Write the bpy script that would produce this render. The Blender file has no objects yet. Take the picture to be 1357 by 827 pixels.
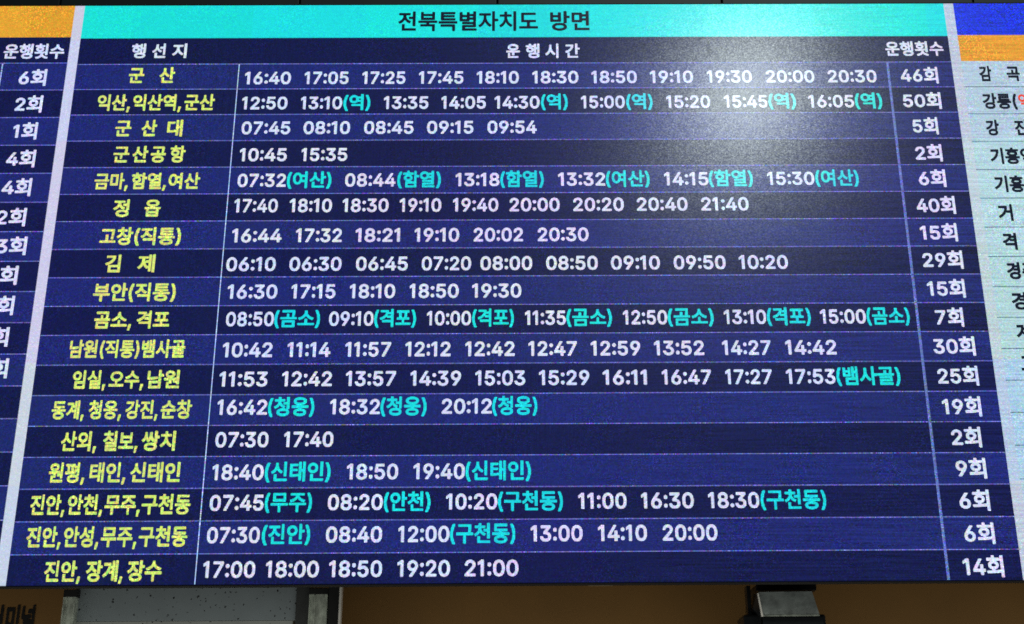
import bpy, math, random
import numpy as np
from mathutils import Matrix, Vector

sc = bpy.context.scene
C = sc.collection
EYE = 1.6                                   # height of the photographer's eye
DIST = 4.7                                  # metres to the face of the screen
PITCH, YAW, ROLL = 0.35909764, -0.00758996, -0.00707742
FOC, CX, CY = 1700.0, 709.284, 413.5        # in pixels of the 1357 px wide photograph

# ------------------------------------------------------------------ camera
cam = bpy.data.cameras.new('camera')
cam.sensor_width = 36.0
cam.lens = FOC / 1357.0 * 36.0
cam.shift_x = -(CX - 678.5) / 1357.0
cam.clip_start, cam.clip_end = 0.05, 200
camo = bpy.data.objects.new('camera', cam)
C.objects.link(camo)
RM = Matrix.Rotation(YAW, 3, 'Z') @ Matrix.Rotation(math.pi / 2 + PITCH, 3, 'X') @ Matrix.Rotation(ROLL, 3, 'Z')
camo.matrix_world = Matrix.Translation((0, -DIST, EYE)) @ RM.to_4x4()
sc.camera = camo

# ------------------------------------------------------------------ light
w = bpy.data.worlds.new('World'); sc.world = w; w.use_nodes = True
bg = w.node_tree.nodes['Background']
bg.inputs[0].default_value = (0.80, 0.92, 1.0, 1); bg.inputs[1].default_value = 0.03
def lamp(name, loc, target, size, power, col, size_y=None):
    l = bpy.data.lights.new(name, 'AREA'); l.size = size; l.energy = power; l.color = col
    if size_y: l.shape = 'RECTANGLE'; l.size_y = size_y
    o = bpy.data.objects.new(name, l); C.objects.link(o); o.location = loc
    o.rotation_euler = (Vector(target) - Vector(loc)).to_track_quat('-Z', 'Y').to_euler()
    return o
lamp('hall_lamp', (1.84, -4.6, 7.00), (0.9, 0, 4.3), 0.5, 135, (0.86, 0.98, 0.95))
lamp('strip_lamp', (0.0, 0.0, 1.90), (0, 0.5, 2.3), 6.0, 5.8, (1.0, 0.97, 0.88), .12)
sc.view_settings.view_transform = 'Standard'; sc.view_settings.look = 'None'
sc.view_settings.exposure = 0; sc.view_settings.gamma = 1
sc.render.engine = 'CYCLES'
sc.cycles.max_bounces = 4; sc.cycles.use_denoising = False
sc.cycles.sample_clamp_indirect = 3
sc.cycles.pixel_filter_type = 'BLACKMAN_HARRIS'; sc.cycles.filter_width = 1.7

def at(px, py, Y=0.0):
    """point where the sight line through a pixel of the photograph meets the upright plane y = Y"""
    d = RM @ Vector((px - CX, -(py - CY), -FOC))
    t = (DIST + Y) / d.y
    return Vector((d.x * t, Y, EYE + d.z * t))

# ------------------------------------------------------------------ materials
def srgb(c):
    return tuple(((v / 255) / 12.92 if v / 255 <= 0.04045 else ((v / 255 + 0.055) / 1.055) ** 2.4) for v in c)

DOT = .75
def led_group():
    g = bpy.data.node_groups.new('led_surface', 'ShaderNodeTree')
    for n, t, d in (('Colour', 'NodeSocketColor', (1, 1, 1, 1)), ('Speckle', 'NodeSocketFloat', .4), ('Streak', 'NodeSocketFloat', .2), ('Tint', 'NodeSocketFloat', .1), ('Strength', 'NodeSocketFloat', 1)):
        s = g.interface.new_socket(n, in_out='INPUT', socket_type=t); s.default_value = d
    g.interface.new_socket('Shader', in_out='OUTPUT', socket_type='NodeSocketShader')
    N, L = g.nodes, g.links
    gi, go = N.new('NodeGroupInput'), N.new('NodeGroupOutput')
    pos = N.new('ShaderNodeNewGeometry').outputs['Position']
    def vm(op, a, b=None):
        n = N.new('ShaderNodeVectorMath'); n.operation = op
        for i, v in enumerate((a, b)):
            if v is None: continue
            if isinstance(v, (tuple, list)): n.inputs[i].default_value = v
            elif isinstance(v, (int, float)): n.inputs[i].default_value = (v, v, v)
            else: L.new(v, n.inputs[i])
        return n.outputs['Vector']
    def mt(op, a, b=None, clamp=False):
        n = N.new('ShaderNodeMath'); n.operation = op; n.use_clamp = clamp
        for i, v in enumerate((a, b)):
            if v is None: continue
            if isinstance(v, (int, float)): n.inputs[i].default_value = v
            else: L.new(v, n.inputs[i])
        return n.outputs[0]
    def scale(v, s):
        n = N.new('ShaderNodeVectorMath'); n.operation = 'SCALE'; L.new(v, n.inputs[0])
        if isinstance(s, (int, float)): n.inputs['Scale'].default_value = s
        else: L.new(s, n.inputs['Scale'])
        return n.outputs['Vector']
    def cells(sx, sz, off=0.0):
        v = vm('FLOOR', vm('MULTIPLY', vm('ADD', pos, (off, 0, off)), (1 / sx, 0.0, 1 / sz)))
        wn = N.new('ShaderNodeTexWhiteNoise'); wn.noise_dimensions = '3D'; L.new(v, wn.inputs['Vector'])
        return wn
    def noise(s, det=2, off=(0, 0, 0), out='Fac'):
        n = N.new('ShaderNodeTexNoise'); n.inputs['Scale'].default_value = s; n.inputs['Detail'].default_value = det
        L.new(vm('ADD', pos, off), n.inputs['Vector']); return n.outputs[out]
    # each diode differs a little in red, green and blue
    dio = vm('SUBTRACT', cells(.004, .004).outputs['Color'], .5)
    dio2 = vm('SUBTRACT', cells(.0068, .0038, .77).outputs['Color'], .5)
    patch = mt('MULTIPLY', mt('SUBTRACT', noise(5.5, 3), .36), 3.2, True)      # uneven patches, module by module
    amt = mt('MULTIPLY', gi.outputs['Speckle'], mt('ADD', mt('MULTIPLY', patch, .8), .45))
    speck = scale(vm('ADD', scale(dio, 2.0), scale(dio2, 1.6)), amt)
    # moire banding painted into the glow as streaks: rows towards the right, columns towards the lower middle
    sep = N.new('ShaderNodeSeparateXYZ'); L.new(pos, sep.inputs[0])
    right = mt('ADD', mt('MULTIPLY', sep.outputs['X'], .45), mt('ADD', noise(1.3, 1, (5, 0, 2)), -.25), True)
    def drawn(sx, sz, off):
        n = N.new('ShaderNodeTexNoise'); n.inputs['Scale'].default_value = 1; n.inputs['Detail'].default_value = 1
        L.new(vm('MULTIPLY', vm('ADD', pos, (off, 0, off)), (sx, 0, sz)), n.inputs['Vector']); return n.outputs['Fac']
    hs = mt('MULTIPLY', mt('SUBTRACT', drawn(4, 150, 3.1), .5), right)
    low = mt('MULTIPLY', mt('SUBTRACT', noise(1.6, 1, (1, 0, 7)), .38), 2.5, True)
    vs = mt('MULTIPLY', mt('SUBTRACT', drawn(150, 6, 5.3), .5), mt('MULTIPLY', low, mt('SUBTRACT', 1.0, right)))
    st = mt('MULTIPLY', mt('ADD', mt('MULTIPLY', hs, 2.4), mt('MULTIPLY', vs, 1.5)), gi.outputs['Streak'])
    tint = scale(vm('SUBTRACT', noise(90, 1, (0, 0, 0), 'Color'), .5), gi.outputs['Tint'])
    mod = cells(.48, .48, .2)
    modc = scale(vm('SUBTRACT', mod.outputs['Color'], .5), .14)
    comb = N.new('ShaderNodeCombineXYZ')
    for i in range(3): L.new(st, comb.inputs[i])
    fac = vm('ADD', vm('ADD', vm('ADD', speck, comb.outputs[0]), vm('ADD', tint, modc)), 1.0)
    # scattered diodes that look much brighter than the ones around them
    pop = mt('MULTIPLY', mt('GREATER_THAN', cells(.004, .004).outputs['Value'], .90), mt('MULTIPLY', gi.outputs['Speckle'], mt('ADD', mt('MULTIPLY', patch, 1.7), .3)))
    cp = N.new('ShaderNodeCombineXYZ')
    for i in range(3): L.new(pop, cp.inputs[i])
    fac = vm('ADD', fac, cp.outputs[0])
    fac = vm('MAXIMUM', fac, .12)
    col = vm('MULTIPLY', gi.outputs['Colour'], fac)
    # the diodes themselves: round lit dots on a 4 mm grid with dark mask between them
    def wave(ax):
        return mt('ADD', mt('MULTIPLY', mt('COSINE', mt('MULTIPLY', mt('ADD', sep.outputs[ax], -.002), 2 * math.pi / .004)), DOT), 1.0)
    col = scale(col, mt('MULTIPLY', wave('X'), wave('Z')))
    em = N.new('ShaderNodeEmission'); L.new(col, em.inputs['Color']); L.new(gi.outputs['Strength'], em.inputs['Strength'])
    pb = N.new('ShaderNodeBsdfPrincipled')
    pb.inputs['Base Color'].default_value = (.008, .008, .010, 1)
    rg = mt('ADD', mt('MULTIPLY', cells(.0031, .0031, 3.3).outputs['Value'], .05), .235)
    L.new(rg, pb.inputs['Roughness'])
    pb.inputs['Specular IOR Level'].default_value = .27
    pb.inputs['Coat Weight'].default_value = .17; pb.inputs['Coat Roughness'].default_value = .46
    # the mask between the diodes: every cell is tilted by a hair
    tl = scale(vm('SUBTRACT', cells(.0045, .0031, 9.1).outputs['Color'], .5), .05)
    nv = vm('NORMALIZE', vm('ADD', N.new('ShaderNodeNewGeometry').outputs['Normal'], tl))
    L.new(nv, pb.inputs['Normal'])
    ad = N.new('ShaderNodeAddShader'); L.new(em.outputs[0], ad.inputs[0]); L.new(pb.outputs[0], ad.inputs[1])
    L.new(ad.outputs[0], go.inputs[0])
    return g
LED = led_group()
def led(name, rgb, speckle=.4, streak=.3, tint=.05, strength=1.0):
    m = bpy.data.materials.new(name); m.use_nodes = True; t = m.node_tree; t.nodes.clear()
    n = t.nodes.new('ShaderNodeGroup'); n.node_tree = LED
    n.inputs['Colour'].default_value = (*srgb(rgb), 1); n.inputs['Speckle'].default_value = speckle
    n.inputs['Streak'].default_value = streak; n.inputs['Tint'].default_value = tint; n.inputs['Strength'].default_value = strength
    o = t.nodes.new('ShaderNodeOutputMaterial'); t.links.new(n.outputs[0], o.inputs[0])
    m.cycles.emission_sampling = 'NONE'
    return m
M = {
 'navy':   led('led_navy', (19, 25, 75), .38, .8, .4),
 'blue':   led('led_blue', (31, 40, 110), .38, .7, .4),
 'head':   led('led_header_navy', (17, 23, 71), .45, .7, .4),
 'teal':   led('led_teal', (26, 225, 222), .13, .22, .08),
 'orange': led('led_orange', (222, 160, 52), .26, .35, .15),
 'royal':  led('led_royal_blue', (26, 54, 214), .6, .5, .3),
 'pale':   led('led_pale_cyan', (174, 207, 222), .20, .30, .22),
 'white':  led('led_white', (202, 206, 232), .10, .18, .08),
 'white2': led('led_bluish_white', (186, 204, 220), .16, .22, .18),
 'text':   led('led_white_text', (214, 220, 250), .20, .2, .6),
 'yellow': led('led_yellow_text', (216, 228, 118), .28, .2, .85),
 'cyan':   led('led_cyan_text', (26, 220, 226), .18, .2, .25),
 'ink':    led('led_dark_text', (10, 18, 40), .3, .2, .3),
 'red':    led('led_red_text', (235, 80, 60), .3, .2, .3),
 'line':   led('led_grid_line', (104, 110, 192), .55, .5, 1.2),
 'vline':  led('led_upright_line', (170, 190, 240), .35, .3, .9),
 'vline2': led('led_blue_upright_line', (98, 116, 190), .45, .3, .9),
 'pline':  led('led_dark_line', (92, 122, 142), .5, .5, 1.0),
}
def mat(name, rgb, rough=.6, metal=0.0, var=.15, scale=30, bump=0.0, spec=.5, stretch=(1, 1, 1)):
    m = bpy.data.materials.new(name); m.use_nodes = True; t = m.node_tree
    b = t.nodes['Principled BSDF']; b.inputs['Roughness'].default_value = rough; b.inputs['Metallic'].default_value = metal
    b.inputs['Specular IOR Level'].default_value = spec
    tc = t.nodes.new('ShaderNodeTexCoord'); mp = t.nodes.new('ShaderNodeMapping'); mp.inputs['Scale'].default_value = stretch
    n = t.nodes.new('ShaderNodeTexNoise'); n.inputs['Scale'].default_value = scale; n.inputs['Detail'].default_value = 6
    t.links.new(tc.outputs['Object'], mp.inputs[0]); t.links.new(mp.outputs[0], n.inputs['Vector'])
    r = t.nodes.new('ShaderNodeValToRGB'); r.color_ramp.elements[0].position = .3; r.color_ramp.elements[1].position = .7
    r.color_ramp.elements[0].color = (*[v * (1 - var) for v in rgb], 1); r.color_ramp.elements[1].color = (*[min(1, v * (1 + var)) for v in rgb], 1)
    t.links.new(n.outputs['Fac'], r.inputs[0]); t.links.new(r.outputs[0], b.inputs['Base Color'])
    if bump:
        bp = t.nodes.new('ShaderNodeBump'); bp.inputs['Strength'].default_value = bump; bp.inputs['Distance'].default_value = .01
        t.links.new(n.outputs['Fac'], bp.inputs['Height']); t.links.new(bp.outputs[0], b.inputs['Normal'])
    return m
M['black'] = mat('black_painted_metal', (.012, .013, .014), .45, var=.2)
M['matt'] = mat('matt_black', (.006, .007, .007), .8, var=.2)
M['wall'] = mat('brown_wall_paint', (.27, .140, .034), .7, var=.10, scale=3, bump=.05)
M['soffit'] = mat('dark_soffit', (.010, .017, .018), .6, var=.35, scale=2)
M['letter'] = mat('black_vinyl', (.008, .007, .006), .5, var=.1)
M['steel'] = mat('galvanised_steel', (.50, .56, .48), .55, .15, .35, 60, .4, stretch=(1, 1, .5))
M['edge'] = mat('pale_edge_trim', (.88, .87, .80), .35, .2, .1)
M['cap'] = mat('fixture_black_plastic', (.012, .014, .016), .35, var=.2)
M['visor'] = mat('brushed_grey_metal', (.15, .175, .168), .40, .15, .45, 22, .25, stretch=(1, 1, 1))
M['wood'] = mat('pale_batten', (.35, .30, .20), .6)
def speckled(name, rgb):
    m = mat(name, rgb, .75, var=.07, scale=8)
    t = m.node_tree; b = t.nodes['Principled BSDF']
    src = b.inputs['Base Color'].links[0].from_socket
    tc = t.nodes.new('ShaderNodeTexCoord')
    ds = t.nodes.new('ShaderNodeTexNoise'); ds.inputs['Scale'].default_value = 190
    v = t.nodes.new('ShaderNodeTexVoronoi'); v.inputs['Scale'].default_value = 56; v.inputs['Randomness'].default_value = 1
    mx = t.nodes.new('ShaderNodeMix'); mx.data_type = 'VECTOR'; mx.inputs[0].default_value = .012
    t.links.new(tc.outputs['Object'], ds.inputs['Vector']); t.links.new(tc.outputs['Object'], mx.inputs[4]); t.links.new(ds.outputs['Color'], mx.inputs[5])
    t.links.new(mx.outputs[1], v.inputs['Vector'])
    sz = t.nodes.new('ShaderNodeMath'); sz.operation = 'MULTIPLY'; sz.inputs[1].default_value = .25
    sp = t.nodes.new('ShaderNodeSeparateXYZ'); t.links.new(v.outputs['Color'], sp.inputs[0]); t.links.new(sp.outputs[0], sz.inputs[0])
    lt = t.nodes.new('ShaderNodeMath'); lt.operation = 'LESS_THAN'
    t.links.new(v.outputs['Distance'], lt.inputs[0]); t.links.new(sz.outputs[0], lt.inputs[1])
    cm = t.nodes.new('ShaderNodeMix'); cm.data_type = 'RGBA'; cm.inputs[7].default_value = (.012, .013, .014, 1)
    t.links.new(lt.outputs[0], cm.inputs[0]); t.links.new(src, cm.inputs[6]); t.links.new(cm.outputs[2], b.inputs['Base Color'])
    return m
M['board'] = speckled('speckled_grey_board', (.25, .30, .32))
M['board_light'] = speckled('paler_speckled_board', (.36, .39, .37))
M['grey'] = mat('gap_shade_grey', (.05, .055, .055), .6)  # dark grey that paints the shade in the gap beside the board

# ------------------------------------------------------------------ building helpers
def link(o, parent=None):
    C.objects.link(o)
    if parent is not None:
        o.parent = parent
        p, L = parent, Vector((0, 0, 0))
        if p.type == 'EMPTY': o.location = -p.location
    return o
def empty(name, loc, label, cat, group=None):
    o = bpy.data.objects.new(name, None); o.empty_display_size = .1; o.location = loc; C.objects.link(o)
    o['label'] = label; o['category'] = cat
    if group: o['group'] = group
    return o
def mesh_obj(name, vs, fs, m, parent=None):
    me = bpy.data.meshes.new(name); me.from_pydata([tuple(v) for v in vs], [], fs); me.materials.append(m); me.update()
    return link(bpy.data.objects.new(name, me), parent)
def quad(name, x0, x1, z0, z1, y, m, parent):
    """a lit field of the screen: a thin slab standing proud of the cabinet"""
    return box(name, (x0, y, z0), (x1, -.002, z1), m, parent, 0)
def box(name, a, b, m, parent=None, bev=.002, shape=None):
    import bmesh
    x0, x1 = sorted((a[0], b[0])); y0, y1 = sorted((a[1], b[1])); z0, z1 = sorted((a[2], b[2]))
    bm = bmesh.new()
    v = [bm.verts.new(p) for p in ((x0, y0, z0), (x1, y0, z0), (x1, y1, z0), (x0, y1, z0), (x0, y0, z1), (x1, y0, z1), (x1, y1, z1), (x0, y1, z1))]
    for f in ((0, 1, 5, 4), (1, 2, 6, 5), (2, 3, 7, 6), (3, 0, 4, 7), (4, 5, 6, 7), (3, 2, 1, 0)): bm.faces.new([v[i] for i in f])
    if shape: shape(v)
    if bev: bmesh.ops.bevel(bm, geom=bm.edges[:], offset=bev, segments=2, affect='EDGES', profile=.6)
    me = bpy.data.meshes.new(name); bm.to_mesh(me); bm.free(); me.materials.append(m)
    return link(bpy.data.objects.new(name, me), parent)

# ------------------------------------------------------------------ lettering: outlines (1/1000 em), thickened by a distance field
GLYPH_CHARS = '023456789:(),운행횟수선지시간군산익역대공항금마함열여정읍고창직통김제부안곰소격포남원뱀사골임실오동계청웅강진순외칠보쌍치평태인신천무주구성장전북특별자도방면회감곡릉기흥거경터미널'
GLYPH_OUTLINES = [                          # per character: advance, then one list x, y, x, y ... per contour
[638, [319,-10,245,1,183,34,133,87,97,160,75,250,67,358,75,465,97,556,134,629,184,683,246,715,319,726,393,715,455,683,505,629,541,556,564,465,571,358,564,250,541,160,505,87,456,34,393,1], [319,70,368,78,409,104,441,146,465,203,480,274,484,358,480,443,465,514,441,571,409,613,368,639,319,647,271,639,230,613,197,571,173,514,159,443,154,358,159,274,173,203,197,146,230,104,271,78]],
[638, [90,0,90,67,330,322,398,398,438,460,448,491,451,523,447,559,433,590,412,614,385,633,352,644,315,647,276,643,243,630,216,610,196,583,183,549,179,510,92,510,100,570,121,623,156,667,202,699,256,720,317,726,378,720,431,700,475,668,509,627,530,579,537,525,533,486,523,448,503,408,473,364,376,253,215,85,215,80,548,80,548,0]],
[638, [307,-10,244,-4,187,14,138,42,99,81,73,129,62,186,154,186,162,151,178,123,202,100,233,83,268,74,308,70,350,74,387,86,419,105,443,131,459,164,464,204,459,242,445,276,421,306,387,329,341,344,283,349,221,349,221,421,406,632,406,637,98,637,98,717,525,717,525,649,298,392,298,407,372,406,434,389,485,357,523,313,546,262,554,204,546,145,522,93,484,50,435,18,375,-3]],
[638, [56,149,56,223,348,717,438,717,153,234,153,229,582,229,582,149], [397,0,397,171,397,206,397,447,483,447,483,0]],
[638, [312,-10,251,-3,197,16,152,46,117,85,94,131,84,184,172,184,179,153,194,125,216,102,244,85,276,74,312,70,353,75,389,91,420,115,443,147,457,185,462,228,457,272,442,311,418,344,387,369,350,385,307,390,236,378,205,364,180,346,95,356,135,717,516,717,516,637,212,637,189,425,192,425,218,443,250,458,286,467,323,470,370,466,414,452,453,431,486,402,513,367,534,326,547,280,551,230,543,164,520,107,483,58,435,21,377,-2]],
[638, [319,-10,256,-2,200,21,154,57,119,105,97,163,89,228,95,281,112,337,144,401,193,480,355,717,454,717,213,368,205,368,233,405,276,432,331,443,392,436,445,415,488,382,521,338,541,284,548,221,540,158,518,102,483,56,437,20,382,-2], [319,68,358,73,393,88,421,112,443,143,457,180,461,221,457,264,443,301,421,331,393,354,358,369,319,374,279,369,245,355,216,332,194,301,181,265,176,223,181,181,194,143,216,112,245,88,279,73]],
[638, [137,0,456,632,456,637,88,637,88,717,550,717,550,632,232,0]],
[638, [319,-10,251,-3,191,16,142,47,104,87,81,136,73,190,78,234,92,275,114,310,142,340,177,361,215,373,215,376,167,397,131,434,107,481,99,536,106,588,127,634,161,672,205,702,259,720,319,726,379,720,431,702,475,672,509,634,531,588,538,536,530,482,506,434,470,397,423,376,423,373,461,361,495,340,524,310,546,275,560,234,565,190,557,136,533,87,496,47,446,16,387,-3], [319,69,363,73,401,85,432,104,455,129,470,160,474,195,469,233,454,266,430,293,399,314,361,327,319,331,276,327,238,314,207,293,183,266,168,233,163,195,167,160,182,129,205,104,236,85,274,73], [319,408,355,412,386,423,413,441,433,466,446,495,450,529,446,563,433,592,414,616,387,633,356,644,319,648,282,644,250,633,224,616,204,592,191,563,187,529,191,495,204,466,224,441,250,423,283,412]],
[638, [318,726,382,719,437,696,483,660,518,612,541,554,548,489,542,436,525,380,493,316,444,237,282,0,184,0,425,349,433,349,405,311,362,284,307,274,246,281,193,302,150,335,117,379,96,433,89,495,97,559,119,615,155,661,201,697,256,719], [318,648,280,643,245,628,217,605,195,574,181,537,177,495,181,453,195,416,217,386,245,362,280,348,318,343,358,348,393,362,421,385,443,416,457,452,461,494,457,536,443,574,421,605,393,628,358,643]],
[265, [134,-6,110,-2,89,13,75,33,70,58,75,83,89,103,110,117,134,122,159,117,180,103,194,83,199,58,194,33,180,13,159,-2], [134,381,110,386,89,400,75,421,70,445,75,470,89,491,110,505,134,510,159,505,180,491,194,470,199,445,194,421,180,400,159,386]],
[385, [126,291,130,372,142,456,161,540,185,622,215,696,249,760,332,760,269,603,228,442,217,364,213,291,226,161,265,23,332,-135,249,-135,195,-30,157,77,133,185]],
[385, [52,-135,121,25,159,164,172,291,168,364,157,442,116,603,52,760,136,760,170,696,200,622,225,540,243,456,255,371,259,291,251,183,228,75,189,-32,136,-135]],
[265, [53,-168,95,100,193,100,119,-168]],
[920, [458,804,352,796,264,772,198,735,156,684,141,622,156,560,198,510,264,473,352,449,458,441,565,449,653,473,719,510,761,560,775,622,761,684,719,735,653,772,565,796], [458,737,579,723,659,684,687,622,659,562,579,523,458,509,338,523,258,562,229,622,258,684,338,723], [49,368,49,300,424,300,424,117,508,117,508,300,869,300,869,368], [154,206,154,-58,778,-58,778,11,237,11,237,206]],
[920, [275,606,212,599,159,579,118,546,92,503,83,451,92,399,118,356,159,324,212,304,275,297,339,304,392,324,433,356,459,399,468,451,459,503,433,546,392,579,339,599], [275,544,337,533,378,500,393,451,378,402,337,370,275,358,213,370,172,402,157,451,172,500,213,533], [515,239,411,232,327,213,265,180,226,136,213,81,226,26,265,-17,327,-50,411,-69,515,-76,619,-69,703,-50,765,-17,804,26,817,81,804,136,765,180,703,213,619,232], [515,175,633,164,708,133,734,81,708,31,633,-1,515,-12,397,-1,321,31,295,81,321,133,397,164], [539,809,539,287,617,287,617,513,733,513,733,255,812,255,812,827,733,827,733,581,617,581,617,809], [234,820,234,719,45,719,45,653,503,653,503,719,316,719,316,820]],
[920, [707,827,707,163,790,163,790,827], [349,589,421,580,468,556,485,516,468,477,421,451,349,442,277,451,230,477,213,516,230,556,277,580], [307,833,307,746,84,746,84,684,613,684,613,746,390,746,390,833], [66,247,340,253,640,282,634,341,514,328,390,320,390,387,482,409,543,453,564,516,554,561,526,597,481,624,421,641,349,647,277,641,217,624,172,597,144,561,134,516,155,453,215,409,307,387,307,316,54,313], [447,205,447,195,432,135,389,82,323,40,241,8,146,-11,176,-74,306,-43,414,12,489,90,564,12,672,-43,803,-74,832,-11,738,8,655,40,590,82,547,135,531,195,531,205]],
[920, [416,795,416,744,398,670,350,604,277,549,189,507,92,483,125,416,262,457,379,529,460,627,541,529,658,457,794,416,827,483,730,507,642,549,569,605,520,671,502,744,502,795], [50,318,50,249,416,249,416,-78,498,-78,498,249,867,249,867,318]],
[920, [711,826,711,614,514,614,514,545,711,545,711,150,794,150,794,826], [277,772,277,661,267,580,236,504,189,438,126,384,51,345,95,279,192,335,268,415,319,515,370,425,443,351,534,300,579,365,506,402,445,453,399,514,369,584,359,658,359,772], [213,225,213,-58,815,-58,815,10,296,10,296,225]],
[920, [707,827,707,-78,790,-78,790,827], [79,734,79,665,289,665,289,551,277,457,242,365,190,281,125,211,50,162,98,96,195,167,276,270,332,394,389,278,470,184,568,118,614,184,538,230,472,294,420,373,385,460,373,551,373,665,584,665,584,734]],
[920, [707,827,707,-79,790,-79,790,827], [288,749,288,587,276,485,241,387,189,300,122,229,45,179,96,110,195,182,275,286,331,413,387,293,466,196,562,128,612,194,536,243,470,311,418,395,383,489,371,587,371,749]],
[920, [668,827,668,166,752,166,752,483,885,483,885,553,752,553,752,827], [88,757,88,688,419,688,395,597,344,515,268,443,170,383,51,336,86,269,230,329,347,409,435,508,490,624,509,757], [188,233,188,-58,791,-58,791,10,271,10,271,233]],
[920, [50,428,50,361,422,361,422,144,504,144,504,361,870,361,870,428,741,428,761,583,764,707,764,779,154,779,154,711,682,711,682,707,679,583,658,428], [153,225,153,-58,782,-58,782,10,236,10,236,225]],
[920, [272,772,272,661,262,580,232,505,185,440,123,388,46,350,91,284,189,338,265,416,316,513,368,425,442,355,535,306,577,372,503,408,442,457,395,517,365,585,354,658,354,772], [669,827,669,159,752,159,752,480,885,480,885,550,752,550,752,827], [190,223,190,-58,792,-58,792,10,274,10,274,223]],
[920, [187,240,187,172,708,172,708,-78,791,-78,791,240], [708,827,708,290,791,290,791,827], [306,773,229,763,164,734,114,689,82,630,70,559,82,488,114,429,164,384,229,355,306,345,383,355,448,384,499,429,531,488,542,559,531,630,499,689,448,734,383,763], [306,702,386,684,441,634,461,559,441,484,386,433,306,415,226,433,171,484,151,559,171,634,226,684]],
[920, [190,244,190,177,711,177,711,-78,794,-78,794,244], [297,705,375,686,430,635,450,559,430,482,375,431,297,412,218,431,163,482,143,559,163,635,218,686], [711,626,711,491,519,491,526,524,529,559,527,594,519,626], [297,776,221,766,157,736,107,690,75,631,64,559,75,487,107,427,157,381,221,352,297,341,371,351,433,379,482,423,711,423,711,294,794,294,794,827,711,827,711,694,483,694,434,738,371,766]],
[920, [533,807,533,-31,610,-31,610,396,738,396,738,-78,817,-78,817,827,738,827,738,464,610,464,610,807], [82,717,82,145,141,145,319,150,476,172,468,241,325,221,165,215,165,649,418,649,418,717]],
[920, [455,256,349,249,262,228,196,193,155,147,141,89,155,32,196,-14,262,-48,349,-69,455,-76,562,-69,649,-48,715,-14,756,32,770,89,756,147,715,193,649,228,562,249], [455,192,579,180,659,144,688,89,659,36,579,1,455,-11,332,1,252,36,223,89,252,144,332,180], [147,781,147,714,681,714,681,705,678,598,657,474,738,465,760,593,763,705,763,781], [386,580,386,406,51,406,51,338,866,338,866,406,468,406,468,580]],
[920, [468,237,367,230,285,210,224,178,186,134,173,80,186,26,224,-17,285,-49,367,-69,468,-76,569,-69,650,-49,711,-17,749,26,762,80,749,134,711,178,650,210,569,230], [468,172,582,161,655,130,680,80,655,30,582,-1,468,-12,354,-1,281,30,255,80,281,130,354,161], [319,613,247,606,187,585,141,551,112,507,102,453,112,399,141,355,187,322,247,301,319,294,391,301,451,322,496,355,525,399,535,453,525,507,496,551,451,585,391,606], [319,550,391,538,439,505,456,453,439,402,391,369,319,357,247,369,199,402,182,453,199,505,247,538], [669,827,669,244,752,244,752,506,885,506,885,576,752,576,752,827], [278,834,278,725,52,725,52,659,586,659,586,725,361,725,361,834]],
[920, [151,255,151,-66,767,-66,767,255], [685,189,685,2,232,2,232,189], [50,446,50,378,870,378,870,446,739,446,761,595,764,712,764,779,154,779,154,711,682,711,679,594,656,446]],
[920, [86,736,86,152,501,152,501,736], [419,670,419,219,167,219,167,670], [662,827,662,-78,745,-78,745,396,893,396,893,466,745,466,745,827]],
[920, [184,231,184,-66,752,-66,752,231], [670,164,670,2,265,2,265,164], [319,619,247,612,187,590,141,557,112,512,102,458,112,404,141,359,187,326,247,304,319,297,391,304,451,326,496,359,525,404,535,458,525,512,496,557,451,590,391,612], [319,555,391,543,439,510,456,458,439,406,391,372,319,360,247,372,199,406,182,458,199,510,247,543], [669,827,669,282,752,282,752,517,885,517,885,587,752,587,752,827], [278,834,278,731,52,731,52,664,586,664,586,731,361,731,361,834]],
[920, [297,728,376,710,430,662,450,590,430,518,376,470,297,452,218,470,163,518,143,590,163,662,218,710], [520,652,711,652,711,531,521,531,529,590], [711,827,711,718,483,718,434,760,371,787,297,796,221,787,157,759,107,715,75,659,64,590,75,522,107,465,157,422,221,394,297,384,373,394,436,421,485,465,711,465,711,364,793,364,793,827], [213,1,213,-66,827,-66,827,1,295,1,295,99,793,99,793,317,211,317,211,251,711,251,711,162,213,162]],
[920, [291,683,340,672,380,640,411,590,431,523,438,442,431,361,411,293,380,243,340,211,291,200,243,211,203,243,172,293,152,361,145,442,152,523,172,590,203,640,243,672], [503,557,712,557,712,339,506,339,514,388,516,442,513,502], [712,827,712,625,480,625,432,697,368,742,291,757,217,743,155,702,107,636,77,549,66,442,77,335,107,247,155,182,217,140,291,126,372,143,438,193,486,271,712,271,712,-79,794,-79,794,827]],
[920, [496,260,393,253,309,231,247,197,208,150,195,91,208,33,247,-14,309,-48,393,-70,496,-77,599,-70,683,-48,745,-14,784,33,797,91,784,150,745,197,683,231,599,253], [496,195,613,183,689,147,715,91,689,35,613,0,496,-12,379,0,304,35,277,91,304,147,379,183], [711,827,711,592,533,592,533,523,711,523,711,288,794,288,794,827], [79,761,79,693,280,693,280,662,269,586,239,515,191,452,128,400,53,362,96,296,194,350,271,428,324,525,375,440,449,370,541,321,583,387,510,422,449,470,404,529,374,594,364,663,364,693,562,693,562,761]],
[920, [458,810,350,803,261,782,196,747,154,700,140,642,154,585,196,538,261,504,350,483,458,476,567,483,655,504,721,538,762,585,776,642,762,700,721,747,655,782,567,803], [458,745,583,733,663,698,691,642,663,587,583,552,458,540,334,552,253,587,225,642,253,698,334,733], [153,278,153,-66,763,-66,763,278,680,278,680,179,235,179,235,278], [235,114,680,114,680,2,235,2], [50,404,50,337,867,337,867,404]],
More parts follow.
